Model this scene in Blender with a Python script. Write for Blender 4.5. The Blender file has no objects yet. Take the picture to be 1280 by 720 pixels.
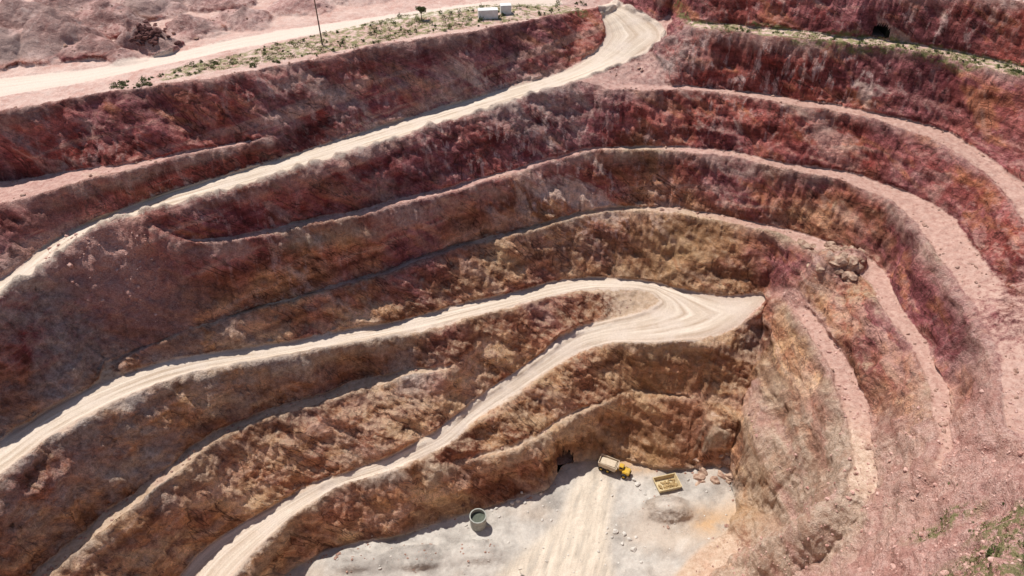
import bpy, math, random, bmesh
import numpy as np
from mathutils import Vector, Matrix
from mathutils.geometry import delaunay_2d_cdt
random.seed(7); rng=np.random.RandomState(11)
scene=bpy.context.scene
# ------------------------------------------------------------------ survey camera
F=858.0; P=math.radians(40); SP,CP=math.sin(P),math.cos(P); CZ=170.0
HF=178.5   # depth of the pit floor below the drone
FS=865.0
def W(px,py,h):
    u=(px-640)/FS; v=(360-py)/FS
    t=h/(SP-v*CP)
    return (t*u, t*(CP+v*SP), CZ-h)
# ------------------------------------------------------------------ feature lines (surveyed bench crests / toes)
rim=[(-200,165,76),(0,140,76),(60,130,76),(120,118,75.8),(200,108,75.5),(260,100,75.5),(320,88,75.5),(400,73,75.5),(480,57,75.5),(560,44,75.5),(640,30,76),(700,18,76.5),(745,10,78)]
ledB=[(-200,255,91),(0,225,91),(100,213,90.5),(200,197,90.3),(300,178,90),(335,172,90)]
ledF=[(-200,310,91),(0,257,90.5),(60,240,90),(150,215,90),(250,192,89.8),(337,175,90.2)]
Ctop=[(-200,470,104),(0,350,102),(60,306,101),(120,275,99.5),(200,242,98),(300,213,96),(400,182,95.5),(500,150,95),(600,120,93),(700,90,90),(740,68,87.5),(756,45,84),(752,28,81.5),(740,10,78.5)]
Cbot=[(-200,505,104),(0,374,102),(60,332,101),(120,298,99.5),(180,272,98.2),(250,250,97),(350,222,96),(450,190,95.3),(550,157,94),(650,125,92),(740,97,88.8),(800,73,86.5),(835,50,83),(828,30,81),(795,12,79),(768,2,78.3)]
G=[(846,24,79.5),(870,35,77),(940,43,76.5),(1040,53,76),(1130,64,76),(1200,78,76),(1280,98,76),(1450,140,76)]
Gt=[(842,14,79),(870,27,76.8),(940,33,76.3),(1040,44,76),(1100,48,76),(1180,62,76),(1280,84,76),(1450,125,76)]
Ut=[(820,-45,66),(900,-42,62),(1000,-38,61),(1110,-22,61.5),(1190,-12,61.5),(1280,4,62),(1450,45,62)]
Ft=[(757,108,90),(800,106,91),(850,106,91.5),(885,109,92),(940,115,92),(1000,123,92),(1100,143,92),(1180,163,92.5),(1230,190,93),(1280,232,93.5),(1400,330,94),(1500,420,94)]
Fc=[(755,112.5,90.5),(850,113,91.6),(900,116,92),(960,127,92),(1060,143,92),(1140,164,92.3),(1195,190,93),(1235,222,94.3),(1260,252,95),(1285,287,95.5),(1400,400,96),(1480,480,96)]
Et=[(185,275,99),(240,301,105.6),(350,282,107.8),(480,254,109),(580,228,109.3),(680,199,108),(730,187,106.8),(760,183,106),(850,183,106),(930,193,106),(1000,207,106),(1060,216,106),(1110,231,106),(1150,247,105.5),(1185,267,104.5),(1225,312,103),(1260,370,102.3),(1280,400,102),(1350,500,102),(1400,600,101)]
Ec=[(183,281,99.6),(240,309,106),(350,292,107.9),(480,264,109),(580,237,109.5),(680,205,108.2),(730,193,107),(760,189,106),(850,190,106),(930,201,106),(1000,217,106),(1060,229,106),(1105,249,106),(1145,285,106),(1165,312,106),(1190,352,106),(1222,400,106),(1242,450,106),(1252,500,106),(1250,540,106.5)]
Ht=[(128,448,125.4),(200,425,125.4),(250,403,125),(350,375,125.2),(450,345,126),(540,316,125.5),(600,297,125),(680,276,124),(740,261,123),(830,259,122),(900,268,122),(960,280,122),(990,288,122),(1040,302,121),(1090,322,120),(1105,337,120),(1130,385,119),(1165,440,118.5),(1193,490,118),(1198,530,117),(1192,565,117),(1180,595,118)]
Hc=[(128,452,125.6),(200,430,125.5),(250,409,125.2),(350,381,125.4),(450,352,126),(540,323,125.5),(600,304,125),(680,283,124),(740,268,123),(830,267,122),(900,276,122),(960,289,122),(985,297,122),(1015,317,122),(1050,337,121),(1078,347,120.5),(1101,385,119.5),(1131,430,119),(1156,475,118.5),(1168,520,118),(1166,560,118),(1154,590,119.5)]
Itop=[(-200,660,123),(0,552,126),(60,510,126.5),(120,480,127.3),(200,452,129.3),(280,437,132),(350,428,134),(440,412,136),(520,395,137),(600,375,138),(680,355,139),(740,346,139.5),(800,350,140),(850,360,140),(900,369,140),(958,367,139.3)]
Jbot=[(962,374,139.6),(945,390,140.5),(925,407,142),(890,422,143),(820,430,144.5),(765,431,147),(730,440,149.5),(700,457,151.5),(640,497,156),(590,530,158.5),(560,558,160),(480,592,162),(420,612,163.5),(360,652,164.5),(320,690,165.5),(290,725,166),(250,800,167)]
Inn=[(-200,715,123),(0,597,126),(60,550,126.5),(120,517,127.3),(180,489,128.8),(260,464,131.6),(350,448,134),(440,431,136),(520,414,137),(600,395,138),(680,374,139),(740,363,139.6),(785,362,140),(815,368,140.5),(824,377,141),(810,386,142),(780,394,143.3),(725,408,146.5),(690,430,149),(660,452,151.5),(600,492,155.5),(540,540,158.5),(480,572,161),(400,602,162.5),(330,637,164),(270,672,165),(225,715,166),(180,790,167)]
Nup=[(958,367,139.3),(985,368,134.5),(1005,374,132.3),(1036,410,131.5),(1064,460,132),(1090,520,133),(1102,570,133),(1096,620,134),(1075,650,137)]
Nlo=[(962,374,139.6),(980,381,135.5),(1006,412,132.4),(1033,460,132.8),(1055,520,133.6),(1064,570,133.6),(1050,610,135),(1020,650,141)]
Kt=[(565,455,145.4),(510,457,146),(470,469,147),(400,489,147),(330,508,146.5),(260,541,146),(200,586,145.5),(145,629,145.5),(95,673,146),(45,716,146),(-60,800,146)]
Kc=[(568,461,146),(512,466,146),(470,482,147.2),(400,502,147),(330,521,146.5),(265,555,146),(205,601,145.5),(155,644,145.5),(105,687,146),(55,731,146),(-50,818,146)]
Mt=[(540,586,162.5),(590,571,164.5),(640,559,164),(680,539,163.5),(720,514,162),(760,497,160.5),(800,487,159.5),(850,490,159.5),(878,505,160)]
Mc=[(538,592,163),(590,578,165),(640,567,164.5),(680,547,164),(720,523,162.5),(760,503,161),(800,493,160),(850,497,160),(880,513,161),(893,540,164)]
Fl=[(280,790,HF-.5),(350,716,HF-1),(400,692,HF-.5),(500,667,HF),(580,643,HF),(640,624,HF),(683,608,HF),(694,590,HF),(702,577,HF),(740,571,HF),(770,572,HF),(830,586,HF),(870,585,HF),(905,590,HF),(922,612,HF),(925,640,HF-1),(905,668,HF-2),(860,700,HF-2),(800,780,HF-2)]
Fr=[(935,612,HF-5),(960,640,HF-9),(985,668,HF-14),(950,690,HF-8),(900,712,HF-5),(850,760,HF-4)]
gul=[(965,394,142.5),(950,440,149),(937,478,155),(925,520,162),(915,560,171),(907,588,HF-.3)]
Ql=[(936,486,154.4),(942,520,156),(956,570,159),(968,605,162)]
Qr=[(952,474,150.5),(972,520,150.6),(997,570,150.3),(1020,613,151),(1012,655,155)]
S1=[(1180,602,118),(1130,640,128),(1090,668,134),(1050,692,143),(1010,712,153),(980,745,160),(940,800,168)]
S2=[(1400,560,98),(1285,585,101),(1240,640,107),(1190,690,113),(1150,730,119),(1100,800,130)]
S3=[(1300,625,97.5),(1270,670,99),(1230,712,102),(1200,760,106)]
lines=dict(rim=rim,ledB=ledB,ledF=ledF,Ctop=Ctop,Cbot=Cbot,G=G,Gt=Gt,Ut=Ut,Ft=Ft,Fc=Fc,Et=Et,Ec=Ec,Ht=Ht,Hc=Hc,Itop=Itop,Jbot=Jbot,Inn=Inn,Nup=Nup,Nlo=Nlo,Kt=Kt,Kc=Kc,Mt=Mt,Mc=Mc,Fl=Fl,Fr=Fr,gul=gul,Ql=Ql,Qr=Qr,S1=S1,S2=S2,S3=S3)
def dens(pts,step=2.5):
    A=[np.array(W(*p)) for p in pts]
    A=[2*A[0]-A[1]]+A+[2*A[-1]-A[-2]]
    out=[]
    for i in range(1,len(A)-2):
        p0,p1,p2,p3=A[i-1:i+3]
        n=max(1,int(np.linalg.norm(p2-p1)/step))
        for k in range(n):
            t=k/n
            c=0.5*((2*p1)+(-p0+p2)*t+(2*p0-5*p1+4*p2-p3)*t*t+(-p0+3*p1-3*p2+p3)*t**3)
            l=p1+(p2-p1)*t
            out.append(0.75*c+0.25*l)
    out.append(A[-2])
    return np.array(out)
LW={k:dens(v) for k,v in lines.items()}
pts=[];edges=[];zs=[];own=[]
for k,a in LW.items():
    b=len(pts)
    for p in a: pts.append(Vector((p[0],p[1]))); zs.append(p[2])
    edges+= [(b+i,b+i+1) for i in range(len(a)-1)];own+=[k]*(len(a)-1)
sup=[W(700,650,HF),W(600,705,HF-.5),W(800,660,HF),W(750,720,HF-.5),W(600,850,HF-1),W(300,850,HF-2),W(900,850,HF-4),
 W(-200,850,128),W(0,850,147),W(1280,850,93),W(200,60,76),W(100,20,75.5),W(400,10,75.5),W(600,5,75.5),W(-150,60,76),
 (-400,400,95),(-150,400,95),(0,400,95),(60,300,97),(150,400,108),(400,400,108),(-400,180,93),(-400,100,92),(-400,-40,92),(400,-40,92),(400,150,106),
 (-100,10,40),(0,10,14),(60,5,40),(0,-40,60),(200,60,90)]
for s in sup: pts.append(Vector((s[0],s[1]))); zs.append(s[2])
vc,ve,vf,ov,oe,of=delaunay_2d_cdt(pts,edges,[],0,1e-3)
segA=np.array([[pts[a].x,pts[a].y,zs[a]] for a,b in edges]); segB=np.array([[pts[b].x,pts[b].y,zs[b]] for a,b in edges])
Z=[]; cr=[]
for i,c in enumerate(vc):
    if len(ov[i]): Z.append(float(np.mean([zs[j] for j in ov[i]])))
    else:
        d=segB[:,:2]-segA[:,:2]; q=np.array([c.x,c.y])-segA[:,:2]
        t=np.clip((q*d).sum(1)/np.maximum((d*d).sum(1),1e-9),0,1)
        dist=np.linalg.norm(q-d*t[:,None],axis=1); zz=segA[:,2]+t*(segB[:,2]-segA[:,2])
        o=np.argsort(dist)[:2]; Z.append(float(zz[o].mean()))
        cr.append((own[o[0]],own[o[1]],round(c.x),round(c.y),round(float(zz[o[0]]-zz[o[1]]),1)))
print("TIN",len(vc),len(vf),"crossings",cr)
VX=np.array([c.x for c in vc]);VY=np.array([c.y for c in vc]);VZ=np.array(Z)
# ------------------------------------------------------------------ raster
RS=0.25; X0,X1,Y0,Y1=-260,260,20,340
nx=int((X1-X0)/RS)+1; ny=int((Y1-Y0)/RS)+1
gx=X0+np.arange(nx)*RS; gy=Y0+np.arange(ny)*RS
R=np.full((ny,nx),95.0)
for f in vf:
    for k in range(1,len(f)-1):
        a,b,c=f[0],f[k],f[k+1]
        x=VX[[a,b,c]];y=VY[[a,b,c]];z=VZ[[a,b,c]]
        i0=max(0,int((x.min()-X0)/RS));i1=min(nx-1,int((x.max()-X0)/RS)+1)
        j0=max(0,int((y.min()-Y0)/RS));j1=min(ny-1,int((y.max()-Y0)/RS)+1)
        if i1<i0 or j1<j0: continue
        det=(y[1]-y[2])*(x[0]-x[2])+(x[2]-x[1])*(y[0]-y[2])
        if abs(det)<1e-9: continue
        gX=gx[i0:i1+1][None,:];gY=gy[j0:j1+1][:,None]
        l0=((y[1]-y[2])*(gX-x[2])+(x[2]-x[1])*(gY-y[2]))/det
        l1=((y[2]-y[0])*(gX-x[2])+(x[0]-x[2])*(gY-y[2]))/det
        l2=1-l0-l1
        m=(l0>=-1e-4)&(l1>=-1e-4)&(l2>=-1e-4)
        zz=l0*z[0]+l1*z[1]+l2*z[2]
        sub=R[j0:j1+1,i0:i1+1]; sub[m]=zz[m]
def blur(a,r):
    k=2*r+1
    for ax in (0,1):
        p=np.pad(a,[(r+1,r) if x==ax else (0,0) for x in (0,1)],mode='edge')
        c=np.cumsum(p,axis=ax)
        a=(c[k:]-c[:-k])/k if ax==0 else (c[:,k:]-c[:,:-k])/k
    return a
R=blur(blur(R,1),1)
crestR=np.clip((R-blur(blur(R,8),8))/1.6,-1,1)
T=rng.rand(32,32,32).astype(np.float32)*2-1
def vn(x,y,z):
    xi=np.floor(x).astype(np.int32);yi=np.floor(y).astype(np.int32);zi=np.floor(z).astype(np.int32)
    fx=(x-xi).astype(np.float32);fy=(y-yi).astype(np.float32);fz=(z-zi).astype(np.float32)
    fx=fx*fx*(3-2*fx);fy=fy*fy*(3-2*fy);fz=fz*fz*(3-2*fz)
    a=xi&31;b=yi&31;c=zi&31;a1=(a+1)&31;b1=(b+1)&31;c1=(c+1)&31
    def l(p,q,t): return p+(q-p)*t
    return l(l(l(T[a,b,c],T[a1,b,c],fx),l(T[a,b1,c],T[a1,b1,c],fx),fy),l(l(T[a,b,c1],T[a1,b,c1],fx),l(T[a,b1,c1],T[a1,b1,c1],fx),fy),fz)
def fbm(x,y,z,o=4,g=.5):
    s=0;am=1;fr=1;tot=0
    for i in range(o):
        s=s+am*vn(x*fr+i*7.3,y*fr+i*3.1,z*fr+i*5.7);tot+=am;am*=g;fr*=2.03
    return s/tot
def ridge(x,y,z,o=4,g=.5):
    s=0;am=1;fr=1;tot=0
    for i in range(o):
        s=s+am*(1-2*np.abs(vn(x*fr+i*7.3,y*fr+i*3.1,z*fr+i*5.7)));tot+=am;am*=g;fr*=2.03
    return s/tot
def inpoly(poly):
    m=np.zeros((ny,nx),bool)
    n=len(poly)
    for i in range(n):
        xa,ya=poly[i][:2];xb,yb=poly[(i+1)%n][:2]
        if ya==yb: continue
        lo,hi=min(ya,yb),max(ya,yb)
        j0=max(0,int(math.ceil((lo-Y0)/RS)));j1=min(ny-1,int(math.ceil((hi-Y0)/RS))-1)
        for j in range(j0,j1+1):
            xc=xa+(gy[j]-ya)*(xb-xa)/(yb-ya)
            ii=max(0,int(math.ceil((xc-X0)/RS)))
            if ii<nx: m[j,ii:]^=True
    return m
def pdist(px,py,line):
    d=np.full(px.shape,1e9)
    for i in range(len(line)-1):
        ax,ay=line[i][:2];bx,by=line[i+1][:2]
        dx,dy=bx-ax,by-ay;L=dx*dx+dy*dy+1e-9
        t=np.clip(((px-ax)*dx+(py-ay)*dy)/L,0,1)
        d=np.minimum(d,np.hypot(px-ax-t*dx,py-ay-t*dy))
    return d
GX,GY=np.meshgrid(gx,gy)
road=np.zeros((ny,nx));roadT=np.zeros((ny,nx))
def mkroad(e1,e2,berm=0.0):
    global R
    m=inpoly(list(e1)+list(e2[::-1]))
    jj,ii=np.nonzero(m)
    x=gx[ii];y=gy[jj]
    d1=pdist(x,y,e1);d2=pdist(x,y,e2)
    road[jj,ii]=np.minimum(1,np.minimum(d1,d2)/1.2+.25)
    roadT[jj,ii]=d1/(d1+d2+1e-6)
    b=berm*np.exp(-((d2-1.0)/.55)**2)*(0.7+0.5*vn(x*.5,y*.5,x*0))
    R[jj,ii]+=b
outer=np.vstack([LW['Itop'],LW['Jbot']])
mkroad(LW['Ctop'],LW['Cbot'],.7)
mkroad(outer,LW['Inn'],.35)
trk=[(-200,165),(0,122),(100,105),(200,84),(300,62),(400,45),(500,28),(600,14),(700,2)]
trk2=[(-200,120),(0,98),(100,88),(200,70),(300,48),(400,32),(500,18),(600,5),(700,-8)]
mkroad(np.array([W(a,b,76) for a,b in trk]),np.array([W(a,b,76) for a,b in trk2]))
fl_track=[(590,760),(625,715),(668,680),(700,650),(712,615),(728,590),(752,588),(768,610),(762,650),(760,690),(770,740)]
mf=inpoly([W(a,b,HF) for a,b in fl_track])
floorm=inpoly(LW['Fl'])
ledges=blur((inpoly(list(LW['Nup'])+list(LW['Nlo'][::-1]))|inpoly(list(LW['Ql'])+list(LW['Qr'][::-1]))).astype(float),2)
def gauss(px,py,h,r,ry=None):
    x,y,_=W(px,py,h); ry=ry or r
    return np.exp(-(((GX-x)/r)**2+((GY-y)/ry)**2))
def heap(px,py,h,r,hh,ph):
    x,y,_=W(px,py,h)
    X=GX+3*vn(GX*.12,GY*.12,GX*0+ph)+1.2*vn(GX*.4,GY*.4,GX*0+ph);Y=GY+3*vn(GX*.12,GY*.12,GX*0+ph+9)
    d=np.hypot((X-x),(Y-y)*1.2)
    return np.maximum(0,hh*(1-d/r))
HP=np.zeros((ny,nx))
for q in [(20,68,76,13,9,0),(70,62,76,15,11,3),(120,68,76,8,5,5),(186,60,76,10,9,8),(135,38,76,13,8,11),(-60,70,76,20,11,13),(35,33,76,15,9,15),(240,42,76,11,5,17),(305,28,76,11,5,19),(195,16,76,13,7,21),(370,12,76,12,5,23),(-120,20,76,25,10,24),(95,8,76,16,9,27),(270,2,76,15,7,31),(0,85,76,6,3,33),(160,74,76,6,3,35),(450,-5,76,15,5,36)]:
    HP=np.maximum(HP,heap(*q))
R+=HP
R+=4.2*gauss(832,640,HF,6.5,3.5)+2.6*gauss(905,592,HF,5,4)+2.2*gauss(600,692,HF,9,3)-.9*gauss(880,655,HF,6,4)+2.4*gauss(520,700,HF,9,3)+2.2*gauss(440,706,HF,8,3)+1.2*gauss(860,690,HF,8,3)
R+=4.6*gauss(1030,332,121,3.6,3.4)+3.4*gauss(1062,328,120,3.2)+4.0*gauss(1006,320,121.5,2.4)
R+=2.2*gauss(150,315,103,12,7)
gyR,gxR=np.gradient(R,RS)
slopeR=np.hypot(gxR,gyR)
def samp(A,x,y):
    fx=np.clip((x-X0)/RS,0,nx-1.001);fy=np.clip((y-Y0)/RS,0,ny-1.001)
    i=fx.astype(int);j=fy.astype(int);u=fx-i;v=fy-j
    return (A[j,i]*(1-u)+A[j,i+1]*u)*(1-v)+(A[j+1,i]*(1-u)+A[j+1,i+1]*u)*v
def hit(px,py):
    u=(px-640)/FS;v=(360-py)/FS
    t=np.arange(60,420,.2)
    x=t*u;y=t*(CP+v*SP);z=CZ-t*(SP-v*CP)
    g=samp(R,x,y);k=np.nonzero(z<g)[0]
    k=k[0] if len(k) else -1
    return Vector((x[k],y[k],g[k]))
# ------------------------------------------------------------------ terrain mesh (fan grid)
ys=[40.0]
while ys[-1]<305: ys.append(ys[-1]+0.22+0.0006*(ys[-1]-40))
ys=np.array(ys);NR=len(ys);NC=1350
s=np.linspace(-1,1,NC)
MX=s[None,:]*(70+.58*ys)[:,None];MY=np.repeat(ys[:,None],NC,1)
X=MX.ravel();Y=MY.ravel();O=X*0
rd0=samp(blur(road,3),X,Y)
fl0=samp(blur(floorm.astype(float),4),X,Y)
wamp=(1-.85*np.clip(rd0*1.5,0,1))*(1-.6*fl0)
wx=wamp*(2.0*fbm(X*.09,Y*.09,O+3,4,.5)+.3*vn(X*.9,Y*.9,O+2));wy=wamp*(2.0*fbm(X*.09,Y*.09,O+33,4,.5)+.3*vn(X*.9,Y*.9,O+22))
XS=X+wx;YS=Y+wy
Zm=samp(R,XS,YS)
sl=samp(blur(slopeR,3),XS,YS)
wall=np.clip((sl-.35)/.5,0,1);wall=wall*wall*(3-2*wall)
gzx=samp(blur(gxR,4),XS,YS);gzy=samp(blur(gyR,4),XS,YS)
nl=np.sqrt(1+gzx**2+gzy**2);NX=-gzx/nl;NY=-gzy/nl;NZ=1/nl
low=np.clip((62-Zm)/35,0,1)
hpm=np.clip(samp(HP,X,Y)/1.5,0,1)
ua=X*.8-Zm*.6+Y*.1; ub=X*.6+Zm*.8
bx=fbm(X*.04,Y*.04,Zm*.04,2)*6
j1=ridge(ua*.035,(ub+bx)*.17,Y*.10,4,.45)
j2=ridge(X*.12,Y*.12,Zm*.035,4,.45)
fine=ridge(ua*.25,(ub+bx)*.6,Y*.42,3,.6)
blk=fbm(ua*.13,(ub+bx)*.28,Y*.2+3,3,.5)*5
blk=(np.floor(blk)+np.clip((blk-np.floor(blk))*4,0,1))/5
blk2=fbm(ua*.30+9,(ub+bx)*.62,Y*.45,2,.5)*4
blk2=(np.floor(blk2)+np.clip((blk2-np.floor(blk2))*3.5,0,1))/4
chunk=fbm(X*.25,Y*.25,Zm*.3,4,.55)
patch=np.clip(.5+1.6*fbm(X*.03+5,Y*.03,Zm*.04,2),0,1)
bnd=ridge(X*.02,Y*.02,(Zm+.12*X+1.5*vn(X*.06,Y*.06,O))*.26,3,.55)
d=.9*j1+(.45+.7*low)*j2+(.12+.2*low*patch)*fine+(.05+.35*low*patch)*chunk+1.25*blk+.45*blk2+.45*bnd
tal=fbm(X*.5,Y*.5,Zm*.5,3,.6)
rdm=np.clip(samp(blur(road,1),X,Y),0,1)
flatn=(1-wall)*(.28*tal*(1-.85*rdm)+.5*fbm(X*.06,Y*.06,O+8,3)*(1-rdm)*(1-.5*fl0))
D=wall*(d*(1-.6*hpm)+.06*tal)
PX=X+NX*D;PY=Y+NY*D;PZ=Zm+NZ*D+flatn
green=np.zeros((ny,nx))
for a,b,h,r in [(1203,628,108,3.5),(1255,705,98,8),(1282,640,98,4),(1270,675,99,5)]: green=np.maximum(green,gauss(a,b,h,r,r*.7))
gp=inpoly([W(a,b,76) for a,b in [(200,104),(330,82),(480,54),(640,27),(740,8),(700,0),(620,6),(500,22),(400,44),(300,68),(210,90)]])
gb=inpoly(list(LW['Gt'])+list(LW['G'][::-1]))
green=np.maximum(green,np.maximum(.8*blur(gp.astype(float),3),.9*blur(gb.astype(float),2)))
grey=1.0*gauss(830,85,88,11,8)+.75*gauss(690,118,94,15,9)+.8*gauss(600,150,98,22,8)+1.1*gauss(60,400,110,15,9)+1.0*gauss(20,395,110,12,8)+1.0*gauss(60,570,131,14,9)+.9*gauss(150,515,131,13,8)+1.1*gauss(320,458,137,20,6)+.8*gauss(470,605,165,9,6)+.8*gauss(250,475,135,14,6)+1.1*gauss(510,468,147,8,5)+1.1*gauss(140,610,144,11,10)+.6*gauss(450,220,102,20,6)+.6*gauss(930,420,146,5,5)+.4*gauss(400,130,84,20,5)+.8*gauss(1040,330,121,6,5)+.5*gauss(420,115,82,16,6)+.5*gauss(700,290,127,16,5)+.7*gauss(60,690,152,12,8)
scr=1.0*gauss(130,322,104,14,8)+1.0*gauss(1215,600,110,19,22)+gauss(1110,680,132,18,17)+gauss(1250,600,105,20,18)+.9*gauss(1150,590,122,8,9)+.8*ledges+.7*gauss(1000,690,152,10,9)
och=gauss(885,655,HF,7,5)+.8*gauss(800,582,HF,7,2.5)+.7*gauss(930,640,HF-4,5,8)+.7*gauss(780,560,172,15,5)+.6*gauss(830,470,155,18,8)+.7*gauss(850,310,130,16,6)
pale=1.2*gauss(1000,650,155,13,15)+.7*gauss(1005,560,146,6,14)+.6*gauss(975,490,145,5,10)+1.3*gauss(950,700,166,16,12)+1.2*gauss(945,645,HF-6,9,9)
wht=.9*gauss(1050,90,84,40,10)+.8*gauss(900,70,84,20,10)+.9*gauss(640,75,82,25,8)+.8*gauss(560,180,100,30,8)+.7*gauss(700,160,98,30,8)+.6*gauss(330,130,84,20,8)+.6*gauss(760,240,115,40,6)+.6*gauss(150,180,84,20,6)+.6*gauss(350,330,118,30,7)
msk=dict(road=samp(blur(road,1),XS,YS),flat=1-wall,green=samp(green,X,Y),grey=np.clip(samp(grey,X,Y),0,1),scree=np.clip(samp(scr,X,Y),0,1),t=samp(roadT,XS,YS),
  och=np.clip(samp(och,X,Y),0,1),floor=samp(blur(floorm.astype(float),3),X,Y),ftrack=samp(blur(mf.astype(float),6),X,Y),heap=hpm,pale=np.clip(samp(pale,X,Y),0,1),wht=np.clip(samp(wht,X,Y),0,1),crest=np.clip(samp(crestR,XS,YS),0,1))
nv=len(X)
idx=np.arange(NR*NC).reshape(NR,NC)
q=np.stack([idx[:-1,:-1],idx[:-1,1:],idx[1:,1:],idx[1:,:-1]],-1).reshape(-1,4)
portals=[]
def portal(px,py,az,wd,ht):
    p=hit(px,py);portals.append((p,az,wd,ht));return p
portal(706,583,math.radians(8),5.6,5.6)
portal(1098,48,math.radians(-5),4.2,4.0)
keep=np.ones(len(q),bool)
cx=PX[q].mean(1);cy=PY[q].mean(1);cz=PZ[q].mean(1)
for p,az,wd,ht in portals:
    ca,sa=math.cos(az),math.sin(az)
    lx=(cx-p.x)*ca+(cy-p.y)*sa;ly=-(cx-p.x)*sa+(cy-p.y)*ca;lz=cz-p.z
    prof=np.where(lz<ht*.5,wd/2,wd/2*np.sqrt(np.clip(1-((lz-ht*.5)/(ht*.5))**2,0,1)))
    keep&=~((np.abs(lx)<prof)&(ly>-4)&(ly<12)&(lz>.45)&(lz<ht))
q=q[keep]
bd=np.concatenate([idx[0,:],idx[1:,-1],idx[-1,-2::-1],idx[-2:0:-1,0]])
vs=[np.stack([PX,PY,PZ],1)];base=nv
prev=bd
for sc_,zz in ((1.25,95.),(2.2,97.),(6.,96.),(30.,95.)):
    r=np.stack([PX[bd]*sc_,150+(PY[bd]-150)*sc_,np.full(len(bd),zz)+2*vn(PX[bd]*.02*sc_,PY[bd]*.02*sc_,PX[bd]*0)],1)
    if sc_==1.25: r[:,2]=np.where(PY[bd]<60,70,np.clip(PZ[bd],60,112)*.3+95*.7)
    vs.append(r);cur=base+np.arange(len(bd));base+=len(bd)
    q=np.vstack([q,np.stack([prev,cur,np.roll(cur,-1),np.roll(prev,-1)],1)]);prev=cur
V=np.vstack(vs).astype(np.float32)
me=bpy.data.meshes.new("open_pit_terrain")
me.vertices.add(len(V));me.vertices.foreach_set("co",V.ravel())
me.loops.add(q.size);me.loops.foreach_set("vertex_index",q.astype(np.int32).ravel())
me.polygons.add(len(q));me.polygons.foreach_set("loop_start",np.arange(0,q.size,4,dtype=np.int32))
me.update(calc_edges=True)
me.polygons.foreach_set("use_smooth",np.ones(len(q),bool))
def attr(name,r,g,b):
    a=me.attributes.new(name,'FLOAT_COLOR','POINT')
    c=np.zeros((len(V),4),np.float32);c[:,3]=1
    c[:nv,0]=r;c[:nv,1]=g;c[:nv,2]=b
    if name=="mA": c[nv:,1]=1
    a.data.foreach_set("color",c.ravel())
attr("mA",msk['road'],msk['flat'],msk['green']);attr("mB",msk['grey'],msk['scree'],msk['t']);attr("mC",msk['och'],msk['floor'],msk['ftrack'])
cavshade=np.clip(.5+.30*(j1*.6+j2*.4)+.25*fine+.1*bnd,0,1)  # cavity mask from the relief, for shade painted into the rock colour
attr("mD",msk['heap'],cavshade,msk['pale']);attr("mE",msk['wht'],msk['crest'],0*X)
ter=bpy.data.objects.new("open_pit_terrain",me);scene.collection.objects.link(ter)
# ------------------------------------------------------------------ material helpers
class NT:
    def __init__(s,name):
        s.m=bpy.data.materials.new(name);s.m.use_nodes=True;s.t=s.m.node_tree;s.n=s.t.nodes;s.l=s.t.links
        s.b=s.n["Principled BSDF"];s.b.inputs["Roughness"].default_value=.95
        s.b.inputs["Specular IOR Level"].default_value=.1
        g=s.n.new("ShaderNodeNewGeometry");s.pos=g.outputs["Position"];s.nor=g.outputs["Normal"]
    def put(s,i,v):
        if isinstance(v,(int,float)): i.default_value=v
        elif isinstance(v,tuple): i.default_value=v+(1,) if len(v)==3 and i.type=='RGBA' else v
        else: s.l.new(v,i)
    def mix(s,f,a,b,mode='MIX'):
        n=s.n.new("ShaderNodeMix");n.data_type='RGBA';n.blend_type=mode
        s.put(n.inputs[0],f);s.put(n.inputs[6],a);s.put(n.inputs[7],b);return n.outputs[2]
    def math(s,op,a,b=0.,c=None,clamp=False):
        n=s.n.new("ShaderNodeMath");n.operation=op;n.use_clamp=clamp
        s.put(n.inputs[0],a);s.put(n.inputs[1],b)
        if c is not None: s.put(n.inputs[2],c)
        return n.outputs[0]
    def mr(s,v,a,b,c=0.,d=1.):
        n=s.n.new("ShaderNodeMapRange");s.put(n.inputs[0],v)
        for k,x in enumerate((a,b,c,d)): n.inputs[k+1].default_value=x
        return n.outputs[0]
    def noise(s,scale,detail=4,rough=.55,st=(1,1,1),rot=(0,0,0),vec=None,dist=0):
        mp=s.n.new("ShaderNodeMapping");mp.vector_type='TEXTURE' if rot!=(0,0,0) else 'POINT'
        mp.inputs["Scale"].default_value=tuple(1/a for a in st) if rot!=(0,0,0) else st;mp.inputs["Rotation"].default_value=rot
        s.l.new(vec or s.pos,mp.inputs[0])
        n=s.n.new("ShaderNodeTexNoise");n.inputs["Scale"].default_value=scale;n.inputs["Detail"].default_value=detail;n.inputs["Roughness"].default_value=rough;n.inputs["Distortion"].default_value=dist
        s.l.new(mp.outputs[0],n.inputs["Vector"]);return n.outputs["Fac"]
    def att(s,name):
        n=s.n.new("ShaderNodeAttribute");n.attribute_name=name
        x=s.n.new("ShaderNodeSeparateColor");s.l.new(n.outputs["Color"],x.inputs[0]);return x.outputs
    def sep(s,v):
        x=s.n.new("ShaderNodeSeparateXYZ");s.l.new(v,x.inputs[0]);return x.outputs
    def bump(s,h,dist,strength=1.):
        n=s.n.new("ShaderNodeBump");n.inputs["Distance"].default_value=dist;s.put(n.inputs["Strength"],strength)
        s.l.new(h,n.inputs["Height"]);s.l.new(n.outputs[0],s.b.inputs["Normal"])
    def col(s,c): s.put(s.b.inputs["Base Color"],c)
k=NT("pit_rock")
A=k.att("mA");B=k.att("mB");C=k.att("mC");Dm=k.att("mD");E=k.att("mE")
sp=k.sep(k.pos);pz=sp[2];px_=sp[0];nz=k.sep(k.nor)[2]
nb=k.noise(.03,3,.6);nm=k.noise(.13,4,.62);nf=k.noise(.8,5,.72);nff=k.noise(3.2,3,.7)
streak=k.noise(.40,5,.66,st=(1,1,.12))
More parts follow.
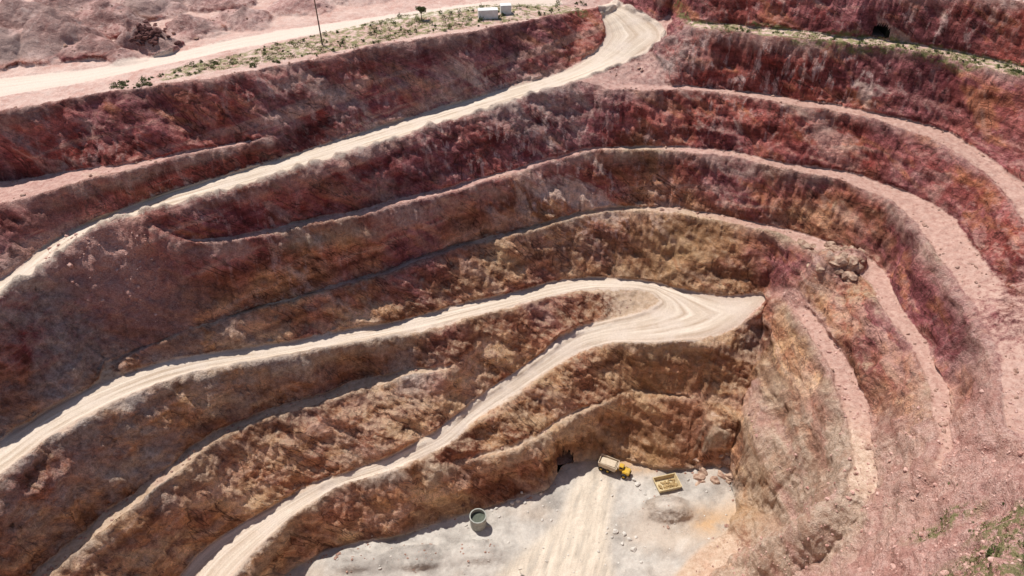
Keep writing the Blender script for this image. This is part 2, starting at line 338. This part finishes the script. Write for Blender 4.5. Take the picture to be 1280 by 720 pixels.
bedn=k.noise(.15,5,.66,st=(.14,.5,1.),rot=(0,math.radians(30),0),dist=.3)
band=k.noise(.20,4,.62,st=(.06,.06,1.),rot=(0,math.radians(-7),0))
vein=k.noise(.10,4,.62,st=(.25,.7,1.),rot=(0,math.radians(38),0),dist=.6)
upper=k.mix(k.mr(nm,.36,.64),(.265,.058,.048),(.42,.14,.122))
upper=k.mix(k.mr(nb,.42,.56),upper,k.mix(k.mr(nm,.3,.7),(.18,.05,.06),(.37,.145,.155)))
upper=k.mix(k.mr(bedn,.53,.65,0,.7),upper,(.45,.19,.10))
upper=k.mix(k.mr(bedn,.45,.36,0,.6),upper,(.15,.042,.04))
lower=k.mix(k.mr(nm,.36,.64),(.48,.275,.15),(.30,.125,.075))
lower=k.mix(k.mr(bedn,.49,.62,0,.85),lower,(.62,.44,.275))
lower=k.mix(k.mr(nb,.48,.60,0,.7),lower,(.37,.155,.105))
lower=k.mix(k.mr(bedn,.45,.35,0,.75),lower,(.16,.072,.045))
zf=k.math('ADD',pz,k.mr(nb,.3,.7,-22,22));zf=k.math('ADD',zf,k.mr(bedn,.3,.7,-14,14))
rock=k.mix(k.mr(zf,58,34),upper,lower)
rock=k.mix(1.,rock,k.mix(k.mr(band,.42,.56),(.58,.52,.52),(1.2,1.2,1.18)),'MULTIPLY')
rock=k.mix(k.mr(band,.57,.63,0,.45),rock,(.60,.41,.33))
wm=k.mr(E[0],0,1,.12,1.)
rock=k.mix(k.math('MULTIPLY',k.mr(streak,.53,.64,0,.7),wm),rock,(.68,.52,.49))
rock=k.mix(k.math('MULTIPLY',k.mr(vein,.57,.64,0,.7),k.mr(E[0],0,1,.3,1.)),rock,(.70,.55,.48))
rock=k.mix(k.mr(streak,.43,.33,0,.6),rock,(.09,.035,.03))
ln=k.math('ABSOLUTE',k.math('SUBTRACT',vein,.5));rock=k.mix(k.mr(ln,.0,.010,.8,0),rock,(.05,.02,.018))
ln2=k.math('ABSOLUTE',k.math('SUBTRACT',bedn,.5));rock=k.mix(k.mr(ln2,.0,.012,.5,0),rock,(.06,.028,.022))
rock=k.mix(1.,rock,k.mix(k.mr(Dm[1],.22,.78),(.5,.43,.43),(1.35,1.32,1.27)),'MULTIPLY')  # cavity shade put into the colour: hollows darker, ridges brighter
rock=k.mix(1.,rock,k.mix(k.mr(nf,.36,.64),(.72,.69,.69),(1.24,1.24,1.22)),'MULTIPLY')
dust=k.mix(k.mr(zf,66,40),(.54,.285,.24),(.60,.42,.285))
rock=k.mix(k.math('MULTIPLY',k.mr(nz,.68,.97),k.mr(nf,.38,.6,.05,.95)),rock,dust)
rock=k.mix(k.math('MULTIPLY',k.mr(E[1],.15,.75),k.mr(nm,.36,.58,.15,.8)),rock,k.mix(k.mr(nf,.35,.65),k.mix(k.mr(zf,66,40),(.46,.25,.21),(.46,.32,.22)),k.mix(k.mr(zf,66,40),(.66,.46,.39),(.70,.55,.41))))
g1=k.math('MULTIPLY',B[0],k.mr(k.math('ADD',k.math('MULTIPLY',nm,.5),k.math('MULTIPLY',bedn,.5)),.42,.56));rock=k.mix(k.math('MULTIPLY',g1,.72),rock,k.mix(k.mr(nf,.35,.65),(.28,.225,.20),(.62,.54,.49)))
scr_=k.mix(k.mr(nf,.35,.65),(.50,.24,.20),(.68,.42,.355));scr_=k.mix(k.mr(nff,.45,.62,0,.45),scr_,(.74,.53,.46))
scr_=k.mix(k.mr(nm,.50,.62,0,.55),scr_,(.43,.19,.155))
rock=k.mix(k.math('MULTIPLY',B[1],k.mr(nm,.3,.5,.6,1)),rock,scr_)
bench=k.mix(k.mr(nf,.35,.65),(.44,.24,.205),(.64,.43,.365))
benchl=k.mix(k.mr(nf,.35,.65),(.44,.31,.21),(.62,.47,.35))
benchr=k.mix(k.mr(nf,.35,.65),(.42,.235,.19),(.60,.40,.33))
bench=k.mix(k.mr(zf,60,36),bench,benchl);bench=k.mix(k.math('MAXIMUM',B[1],k.mr(px_,55,72)),bench,benchr)
bench=k.mix(k.mr(nff,.52,.66,0,.45),bench,(.30,.15,.12))
plat=k.mix(k.mr(nm,.35,.65),(.66,.47,.40),(.52,.30,.25));plat=k.mix(k.mr(nf,.45,.65,0,.5),plat,(.72,.57,.50))
ispl=k.mr(pz,91.,93.)
bench=k.mix(ispl,bench,plat)
fm=k.mr(k.math('ADD',A[1],k.mr(nf,.3,.7,-.28,.28)),.38,.85)
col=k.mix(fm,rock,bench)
palec=k.mix(k.mr(nf,.35,.65),(.46,.31,.22),(.70,.54,.42));palec=k.mix(k.mr(nm,.5,.6,0,.5),palec,(.50,.28,.19));col=k.mix(k.math('MULTIPLY',Dm[2],k.mr(bedn,.40,.52,.25,.92)),col,palec)
heapc=k.mix(k.mr(nf,.35,.65),(.33,.16,.14),(.54,.34,.30));heapc=k.mix(k.mr(nb,.45,.6,0,.6),heapc,(.58,.43,.38));heapc=k.mix(k.mr(streak,.55,.7,0,.5),heapc,(.66,.52,.47));col=k.mix(Dm[0],col,heapc)
flo=k.mix(k.mr(nm,.38,.60),(.30,.275,.25),(.55,.51,.46));flo=k.mix(k.mr(nf,.42,.66,0,.6),flo,(.38,.34,.305));flo=k.mix(k.mr(nb,.50,.60,0,.5),flo,(.52,.41,.32))
flo=k.mix(k.mr(bedn,.5,.6,0,.35),flo,(.64,.59,.53))
col=k.mix(k.math('MULTIPLY',C[1],.95),col,flo)
col=k.mix(k.math('MULTIPLY',C[0],k.mr(nm,.35,.55,.2,.8)),col,k.mix(nf,(.46,.24,.09),(.58,.38,.21)))
cmb=k.n.new("ShaderNodeCombineXYZ");k.l.new(k.math('MULTIPLY',B[2],9.),cmb.inputs[0]);k.l.new(k.math('MULTIPLY',px_,.03),cmb.inputs[1])
trn=k.noise(1.,3,.6,vec=cmb.outputs[0])
fst=k.noise(.5,3,.6,st=(1,.12,1),rot=(0,0,math.radians(-18)))
col=k.mix(k.math('MULTIPLY',C[2],k.mr(fst,.3,.5,.4,.9)),col,k.mix(k.mr(fst,.35,.65),(.50,.42,.33),(.70,.60,.49)))
rc=k.mix(k.mr(trn,.36,.62),(.48,.365,.275),(.74,.63,.52));rc=k.mix(k.mr(nf,.42,.68,0,.4),rc,(.54,.425,.335))
rc=k.mix(k.mr(nm,.46,.62,0,.65),rc,(.66,.55,.465))
edge=k.math('ABSOLUTE',k.math('SUBTRACT',B[2],.5));rc=k.mix(k.mr(edge,.32,.5,0,.65),rc,k.mix(nf,(.36,.25,.20),(.56,.43,.355)))
rm=k.mr(k.math('ADD',A[0],k.mr(nf,.3,.7,-.35,.35)),.25,.8)
col=k.mix(rm,col,k.mix(k.math('MULTIPLY',ispl,.7),rc,(.76,.60,.51)))
gm=k.math('MULTIPLY',k.mr(A[2],.15,.6),k.mr(k.noise(.55,4,.7),.44,.56))
col=k.mix(k.math('MULTIPLY',gm,.85),col,k.mix(nf,(.12,.14,.045),(.28,.26,.11)))
col=k.mix(.35,col,k.mix(k.mr(nff,.3,.7),(.5,.5,.5),(1.3,1.3,1.3)),'MULTIPLY')
k.col(col)
hh=k.math('ADD',k.math('MULTIPLY',nf,1.1),k.math('MULTIPLY',nff,.3))
hh=k.math('ADD',hh,k.math('MULTIPLY',bedn,2.2));hh=k.math('ADD',hh,k.math('MULTIPLY',band,2.0))
smoothm=k.math('MAXIMUM',rm,k.math('MULTIPLY',C[1],.7))
k.bump(hh,.85,k.math('SUBTRACT',k.mr(fm,0,1,1.,.45),k.math('MULTIPLY',smoothm,.33),clamp=True))
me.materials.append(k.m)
def simple(name,c1,c2,scale=3,rough=.8,bump=.03,metal=0):
    m=NT(name);n=m.noise(scale,3,.6);m.col(m.mix(m.mr(n,.35,.65),c1,c2));m.b.inputs["Roughness"].default_value=rough;m.b.inputs["Metallic"].default_value=metal
    m.bump(n,bump);return m.m
M_boul=simple("boulder_rock",(.28,.15,.11),(.46,.31,.25),1.5,.95,.15)
M_pale=simple("pale_rock",(.48,.44,.40),(.66,.62,.56),2,.95,.1)
M_leaf=simple("leaf",(.07,.095,.03),(.15,.16,.065),1.2,.8)
M_bark=simple("bark",(.12,.09,.06),(.2,.16,.12),4)
M_yel=simple("yellow_paint",(.62,.38,.03),(.5,.33,.08),1.2,.5)
M_bei=simple("dusty_steel",(.52,.42,.30),(.60,.50,.38),1.5,.8)
M_rub=simple("tyre_rubber",(.025,.024,.022),(.07,.06,.05),3,.9)
M_gls=simple("dark_glass",(.02,.025,.03),(.03,.035,.04),2,.15)
M_whi=simple("white_sheet",(.75,.75,.73),(.66,.64,.6),.8,.5)
M_gry=simple("concrete",(.28,.29,.26),(.42,.42,.38),1.5,.85)
M_dk=simple("tunnel_shade",(.02,.015,.012),(.04,.03,.025),1.5,1)  # near-black lining: the darkness inside the tunnel put into its colour
M_wood=simple("weathered_wood",(.10,.07,.05),(.17,.13,.1),3,.9)
# ------------------------------------------------------------------ scatter meshes
def mesh_obj(name,v,f,mats,parent=None,fm=None,smooth=False):
    m=bpy.data.meshes.new(name);m.from_pydata([tuple(a) for a in v],[],f);m.update()
    for x in (mats if isinstance(mats,list) else [mats]): m.materials.append(x)
    if fm is not None: m.polygons.foreach_set("material_index",fm)
    if smooth: m.polygons.foreach_set("use_smooth",[True]*len(f))
    o=bpy.data.objects.new(name,m);scene.collection.objects.link(o)
    if parent: o.parent=parent
    return o
def ico(sub):
    b=bmesh.new();bmesh.ops.create_icosphere(b,subdivisions=sub,radius=1)
    v=np.array([x.co[:] for x in b.verts]);f=np.array([[y.index for y in x.verts] for x in b.faces]);b.free();return v,f
I1=ico(2)
def rocks(name,plist,mat,par=None):
    vv=[];ff=[];b=0
    for (x,y,z,r) in plist:
        v=I1[0].copy()
        o=rng.rand(3)*30
        v*= (1+.35*vn(v[:,0]*1.3+o[0],v[:,1]*1.3+o[1],v[:,2]*1.3+o[2])+.15*vn(v[:,0]*3+o[1],v[:,1]*3+o[0],v[:,2]*3+o[2]))[:,None]
        for _ in range(4):
            n=rng.normal(size=3);n/=np.linalg.norm(n);dd=v@n;cut=rng.uniform(.45,.8);v-=np.outer(np.maximum(0,dd-cut),n)
        v*=np.array([1,rng.uniform(.6,1),rng.uniform(.5,.8)])*r
        a=rng.rand()*6.28;c,s_=math.cos(a),math.sin(a)
        v=v@np.array([[c,s_,0],[-s_,c,0],[0,0,1]])+np.array([x,y,z+r*.2])
        vv.append(v);ff.append(I1[1]+b);b+=len(v)
    return mesh_obj(name,np.vstack(vv),np.vstack(ff).tolist(),mat,par)
flatv=(msk['flat']>.75)&(msk['road']<.05)&(Y>50)&(Y<240)
near=samp(blur(slopeR,10),XS,YS)
cand=np.nonzero(flatv&(near>.35))[0]
sel=rng.choice(cand,2600,replace=False)
rocks("rubble",[(PX[i],PY[i],PZ[i]-.05,float(np.clip(rng.lognormal(-1.45,.5),.12,1.0))) for i in sel],M_boul)
cand=np.nonzero((msk['scree']>.35)&(Y>50))[0];sel=rng.choice(cand,2200,replace=False)
M_pinkr=simple("pink_scree_rock",(.38,.19,.155),(.66,.44,.375),1.5,.95,.1)
rocks("scree_rocks",[(PX[i],PY[i],PZ[i]-.05,float(np.clip(rng.lognormal(-1.6,.5),.12,.8))) for i in sel],M_pinkr)
pl=[]
for a,b,r in [(783,597,1.0),(792,600,.8),(797,606,.9),(640,630,.9),(648,627,.7),(656,629,.6),(770,665,1.0),(780,668,.8),(786,675,.8),(792,687,1.0),(778,680,.6),(800,612,.5),(676,618,.6),(585,660,.5),(660,640,.4),(860,600,.6),(620,636,.6),(812,624,.7),(806,618,.5),(765,672,.5),(795,672,.5)]:
    p=hit(a,b);pl.append((p.x,p.y,p.z,r))
for i in range(200):
    p=hit(rng.uniform(420,920),rng.uniform(600,718))
    if p.z<CZ-HF+3.5: pl.append((p.x,p.y,p.z,float(np.clip(rng.lognormal(-1.6,.5),.1,.5))))
rocks("boulders",pl,M_pale)
pl=[]
for i in range(60):
    a=rng.uniform(998,1076);b=rng.uniform(306,352);p=hit(a,b);pl.append((p.x,p.y,p.z-.4,rng.uniform(.6,2.6)))
for i in range(30):
    p=hit(rng.uniform(868,925),rng.uniform(566,612));pl.append((p.x,p.y,p.z-.5,rng.uniform(.6,2.0)))
rocks("rock_outcrop",pl,simple("brown_rock",(.26,.15,.11),(.54,.39,.29),.8,.95,.4))
pl=[]
for i in range(110):
    p=hit(186+rng.normal(0,11),42+rng.normal(0,7));pl.append((p.x,p.y,p.z-.1,rng.uniform(.4,1.2)))
rocks("rock_pile",pl,simple("dark_red_rock",(.08,.035,.035),(.17,.08,.07),1.2,.95,.2))
def foliage(c,r,n,leaf):
    v=[];f=[]
    for i in range(n):
        d_=rng.normal(size=3);d_/=np.linalg.norm(d_);rr=r*rng.uniform(.35,1)*(1+.3*math.sin(d_[0]*5+c[0]))
        p=np.array(c)+d_*rr*np.array([1,1,.75])
        a=rng.normal(size=3);a/=np.linalg.norm(a);b_=np.cross(a,rng.normal(size=3));b_/=np.linalg.norm(b_)
        L=leaf*rng.uniform(.6,1.3);k0=len(v)
        v+=[p-a*L,p+b_*L*.5,p+a*L,p-b_*L*.5];f.append([k0,k0+1,k0+2,k0+3])
    return v,f
vv=[];ff=[]
def shrub(px,py,r):
    p=hit(px,py);v,f=foliage((p.x,p.y,p.z+r*.6),r,int(50+30*r),.2)
    b=len(vv);vv.extend(v);ff.extend([[i+b for i in q_] for q_ in f])
def along(poly,n,rmin,rmax):
    for i in range(n):
        j=rng.randint(len(poly)-1);t=rng.rand();(x0,ya,yb),(x1,yc,yd)=poly[j],poly[j+1]
        x=x0+(x1-x0)*t;lo=ya+(yc-ya)*t;hi=yb+(yd-yb)*t
        shrub(x,lo+(hi-lo)*rng.rand(),rmin+(rmax-rmin)*rng.rand()**2.2)
along([(140,106,116),(200,92,106),(300,64,88),(400,44,70),(500,22,50),(620,8,30),(735,2,8)],130,.25,1.15)
along([(870,28,34),(1040,45,52),(1180,64,72),(1280,87,95)],44,.25,.8)
along([(1170,600,660),(1215,600,680),(1280,620,700)],24,.2,.5)
along([(1225,690,716),(1280,655,716)],50,.2,.55)
for a,b,r in [(153,110,1.1),(292,80,1.3),(445,60,1.0),(575,18,1.2),(648,12,1.2),(727,6,1.1),(555,24,1.1)]: shrub(a,b,r)
mesh_obj("shrubs",vv,ff,M_leaf)
vv=[];ff=[]
def tuft(p,r):
    for i in range(14):
        a=rng.rand()*6.28;x=p[0]+r*rng.normal()*.5;y=p[1]+r*rng.normal()*.5;h=rng.uniform(.15,.4);b=len(vv)
        w=.09;vv.extend([(x-w*math.cos(a),y-w*math.sin(a),p[2]-.05),(x+w*math.cos(a),y+w*math.sin(a),p[2]-.05),(x+.15*math.sin(a),y+.15*math.cos(a),p[2]+h)]);ff.append([b,b+1,b+2])
gc=np.nonzero((msk['green']>.45)&(Y>45)&(Y<260))[0];sel=rng.choice(gc,min(2600,len(gc)),replace=False)
gn=vn(X[sel]*.25,Y[sel]*.25,X[sel]*0+1)
for i,g_ in zip(sel,gn):
    if g_>-.1: tuft((PX[i],PY[i],PZ[i]),.7)
mesh_obj("grass",vv,ff,simple("dry_grass",(.15,.16,.05),(.30,.28,.13),1.5,.9))
# ------------------------------------------------------------------ built objects
def empty(name,loc,rot=0):
    e=bpy.data.objects.new(name,None);scene.collection.objects.link(e);e.location=loc;e.rotation_euler=(0,0,rot);return e
def box(name,par,c,s_,mat,bev=.05,rot=(0,0,0),taper=None):
    b=bmesh.new();bmesh.ops.create_cube(b,size=1)
    for v in b.verts:
        v.co=Vector((v.co.x*s_[0],v.co.y*s_[1],v.co.z*s_[2]))
        if taper and v.co.z<0: v.co.x*=taper[0];v.co.y*=taper[1]
    if bev: bmesh.ops.bevel(b,geom=b.edges[:],offset=bev,segments=2,affect='EDGES')
    m=bpy.data.meshes.new(name);b.to_mesh(m);b.free();m.materials.append(mat)
    o=bpy.data.objects.new(name,m);scene.collection.objects.link(o);o.parent=par;o.location=c;o.rotation_euler=rot;return o
def cyl(name,par,c,r,h,mat,rot=(0,0,0),seg=24,r2=None,bev=.04):
    b=bmesh.new();bmesh.ops.create_cone(b,cap_ends=True,segments=seg,radius1=r,radius2=r if r2 is None else r2,depth=h)
    if bev: bmesh.ops.bevel(b,geom=[e for e in b.edges if len(e.link_faces)==2 and e.calc_face_angle(0)>1],offset=bev,segments=2,affect='EDGES')
    m=bpy.data.meshes.new(name);b.to_mesh(m);b.free();m.materials.append(mat)
    o=bpy.data.objects.new(name,m);scene.collection.objects.link(o);o.parent=par;o.location=c;o.rotation_euler=rot;return o
def opentray(name,par,c,L,Wd,H,th,mat,rot=(0,0,0),flare=1.):
    def ring(l,w,z): return [(-l/2,-w/2,z),(l/2,-w/2,z),(l/2,w/2,z),(-l/2,w/2,z)]
    v=ring(L*flare,Wd*flare,0)+ring(L,Wd,H)+ring(L-2*th,Wd-2*th,H)+ring((L-2*th)*flare,(Wd-2*th)*flare,th)
    f=[[3,2,1,0]]
    for a in (0,4,8):
        for i in range(4): f.append([a+i,a+(i+1)%4,a+4+(i+1)%4,a+4+i])
    f.append([12,13,14,15])
    o=mesh_obj(name,v,f,mat,par);o.location=c;o.rotation_euler=rot;return o
p=hit(766,588);tr=empty("articulated_dump_truck",p,math.radians(-24))
opentray("dump_body",tr,(-1.6,0,1.5),5.6,3.4,1.9,.14,M_bei,(0,math.radians(4),0),.86)
for i in range(5): box("body_rib",tr,(-3.7+i*1.05,-1.70,2.45),(.14,.12,1.35),M_bei,.02);box("body_rib",tr,(-3.7+i*1.05,1.70,2.45),(.14,.12,1.35),M_bei,.02)
box("load_of_ore",tr,(-1.6,0,2.75),(4.9,2.8,.7),M_bei,.3)
box("rear_frame",tr,(-1.5,0,1.15),(5.6,1.2,.5),M_yel)
box("engine_hood",tr,(3.9,0,1.65),(2.1,2.3,1.1),M_yel,.18)
box("cab",tr,(2.3,.45,2.2),(1.3,1.4,1.9),M_yel,.12)
box("windscreen",tr,(2.97,.45,2.6),(.06,1.15,.75),M_gls,.01);box("side_window",tr,(2.3,-.27,2.6),(.9,.06,.7),M_gls,.01)
box("front_bumper",tr,(5.05,0,1.0),(.3,2.4,.5),M_rub)
for x in (-3.2,-1.2,3.6):
    for y in (-1.35,1.35): cyl("wheel",tr,(x,y,.85),.85,.62,M_rub,(math.pi/2,0,0),bev=.1);cyl("hub",tr,(x,y*1.24,.85),.36,.06,M_yel,(math.pi/2,0,0),16,bev=0)
tr.scale=(1.05,)*3
p=hit(833,607);sk=empty("skip_bin",p,math.radians(14))
opentray("bin_shell",sk,(0,0,.25),7.4,5.0,1.6,.25,simple("ochre_steel",(.50,.38,.20),(.6,.5,.32),1,.8),flare=.88)
for x in (-2.2,-.8,.8,2.2):
    box("rib",sk,(x,-2.4,1.0),(.18,.16,1.3),M_bei,.02,(math.radians(7),0,0))
    box("rib",sk,(x,2.4,1.0),(.18,.16,1.3),M_bei,.02,(math.radians(-7),0,0))
box("skid",sk,(0,-1.3,.13),(6,.3,.25),M_rub,.03);box("skid",sk,(0,1.3,.13),(6,.3,.25),M_rub,.03)
rocks("rubble_load",[(rng.uniform(-2.6,2.6),rng.uniform(-1.6,1.6),.55,rng.uniform(.3,.7)) for i in range(40)],simple("ochre_soil",(.22,.14,.06),(.5,.36,.18),2),sk)
p=hit(598,656);tk=empty("water_tank",p)
n=40;v=[];f=[];prof=[(2.15,0)]
for i in range(12): prof+=[(2.15+(.06 if i%2 else 0),.15+i*.28)]
prof+=[(2.28,3.5),(2.28,3.65),(2.0,3.65),(2.0,2.6),(0.01,2.6)]
for r,z in prof:
    for a in range(n): v.append((r*math.cos(a*2*math.pi/n),r*math.sin(a*2*math.pi/n),z))
for j in range(len(prof)-1):
    for a in range(n): f.append([j*n+a,j*n+(a+1)%n,(j+1)*n+(a+1)%n,(j+1)*n+a])
fmx=[1 if j==len(prof)-2 else 0 for j in range(len(prof)-1) for a in range(n)]
mesh_obj("tank_shell",v,f,[M_gry,simple("tank_water",(.08,.09,.07),(.12,.13,.10),1,.3)],tk,fmx)
cyl("outlet_pipe",tk,(2.6,-.6,.5),.15,1.2,M_gry,(0,math.pi/2,0),12,bev=0)
tk.scale=(1.05,1.05,1.25)
p=hit(650,716);sg=empty("road_sign",p,math.radians(10))
cyl("post",sg,(0,0,1),.06,2,M_gry,seg=8,bev=0);box("panel",sg,(0,-.08,1.9),(.9,.05,.7),M_whi,.01)
for (a,b,L,rt) in ((610,23,6.2,8),(632,17,3.4,8)):
    p=hit(a,b);o=empty("shipping_container",p,math.radians(rt))
    box("shell",o,(0,0,1.5),(L,2.6,2.6),M_whi,.04)
    for i in range(int(L/.4)): box("corrugation",o,(-L/2+.3+i*.4,-1.31,1.5),(.16,.05,2.3),M_whi,.01)
    box("roof",o,(0,0,2.85),(L+.1,2.7,.08),M_whi,.01);box("door",o,(L/2+.02,0,1.4),(.05,1.9,2.2),M_gry,.01)
    for x in (-L/2+.3,L/2-.3): box("footing",o,(x,0,.05),(.3,2.4,.35),M_gry,.02)
p=hit(403,56);o=empty("power_pole",p,math.radians(25));h=15
cyl("pole",o,(0,0,h/2-.5),.22,h+1,M_wood,seg=10,r2=.15,bev=0)
box("crossarm",o,(0,0,h-.6),(2.6,.14,.16),M_wood,.01);box("crossarm_lower",o,(0,0,h-2),(1.8,.12,.14),M_wood,.01)
for x in (-1.2,-.5,.5,1.2): cyl("insulator",o,(x,0,h-.4),.07,.3,M_gry,seg=8,bev=0)
p=hit(527,24);t=empty("tree",p)
cyl("trunk",t,(0,0,.9),.16,2.2,M_bark,seg=10,r2=.09,bev=0)
for i in range(5):
    a=i*1.256;cyl("limb",t,(.4*math.cos(a),.4*math.sin(a),2.1),.06,1.2,M_bark,(-.6*math.sin(a),.6*math.cos(a),0),8,.03,0)
v=[];f=[]
for i in range(10):
    a=rng.rand()*6.28;v2,f2=foliage((1.2*math.cos(a)*rng.rand(),1.2*math.sin(a)*rng.rand(),2.5+rng.rand()*1.2),.8,110,.2);b=len(v);v+=v2;f+=[[i_+b for i_ in q_] for q_ in f2]
mesh_obj("crown",v,f,M_leaf,t)
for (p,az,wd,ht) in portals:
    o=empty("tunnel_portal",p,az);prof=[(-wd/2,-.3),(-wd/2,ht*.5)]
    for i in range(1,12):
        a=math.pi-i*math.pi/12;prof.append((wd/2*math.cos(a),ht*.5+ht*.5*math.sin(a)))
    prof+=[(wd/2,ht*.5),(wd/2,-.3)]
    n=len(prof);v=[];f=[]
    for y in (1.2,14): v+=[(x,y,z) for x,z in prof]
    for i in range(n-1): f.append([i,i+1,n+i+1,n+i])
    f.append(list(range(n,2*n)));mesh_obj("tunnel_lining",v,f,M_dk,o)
    v=[(-wd/2,.6,.1),(wd/2,.6,.1),(wd/2,14,.1),(-wd/2,14,.1)];mesh_obj("tunnel_floor",v,[[0,1,2,3]],M_boul,o)
# ------------------------------------------------------------------ light, sky, camera
az=math.atan2(-.68,.73);el=math.radians(61)
sd=Vector((math.sin(az)*math.cos(el),math.cos(az)*math.cos(el),math.sin(el)))
L=bpy.data.lights.new("sun",'SUN');L.energy=5.0;L.angle=math.radians(.5);L.color=(1,.96,.89)
so=bpy.data.objects.new("sun",L);scene.collection.objects.link(so);so.rotation_euler=(-sd).to_track_quat('-Z','Y').to_euler()
w=bpy.data.worlds.new("World");scene.world=w;w.use_nodes=True;nt=w.node_tree
bg=nt.nodes["Background"];sky=nt.nodes.new("ShaderNodeTexSky");sky.sky_type='NISHITA';sky.sun_disc=False;sky.sun_elevation=el;sky.sun_rotation=az
nt.links.new(sky.outputs[0],bg.inputs[0]);bg.inputs[1].default_value=.09
cam=bpy.data.cameras.new("camera");cam.sensor_width=36;cam.lens=36*FS/1280;cam.clip_end=12000;cam.clip_start=.5
co=bpy.data.objects.new("camera",cam);scene.collection.objects.link(co);co.location=(0,0,CZ);co.rotation_euler=(math.radians(90)-P,0,0)
scene.camera=co
scene.view_settings.view_transform='Standard';scene.view_settings.look='None';scene.view_settings.exposure=0
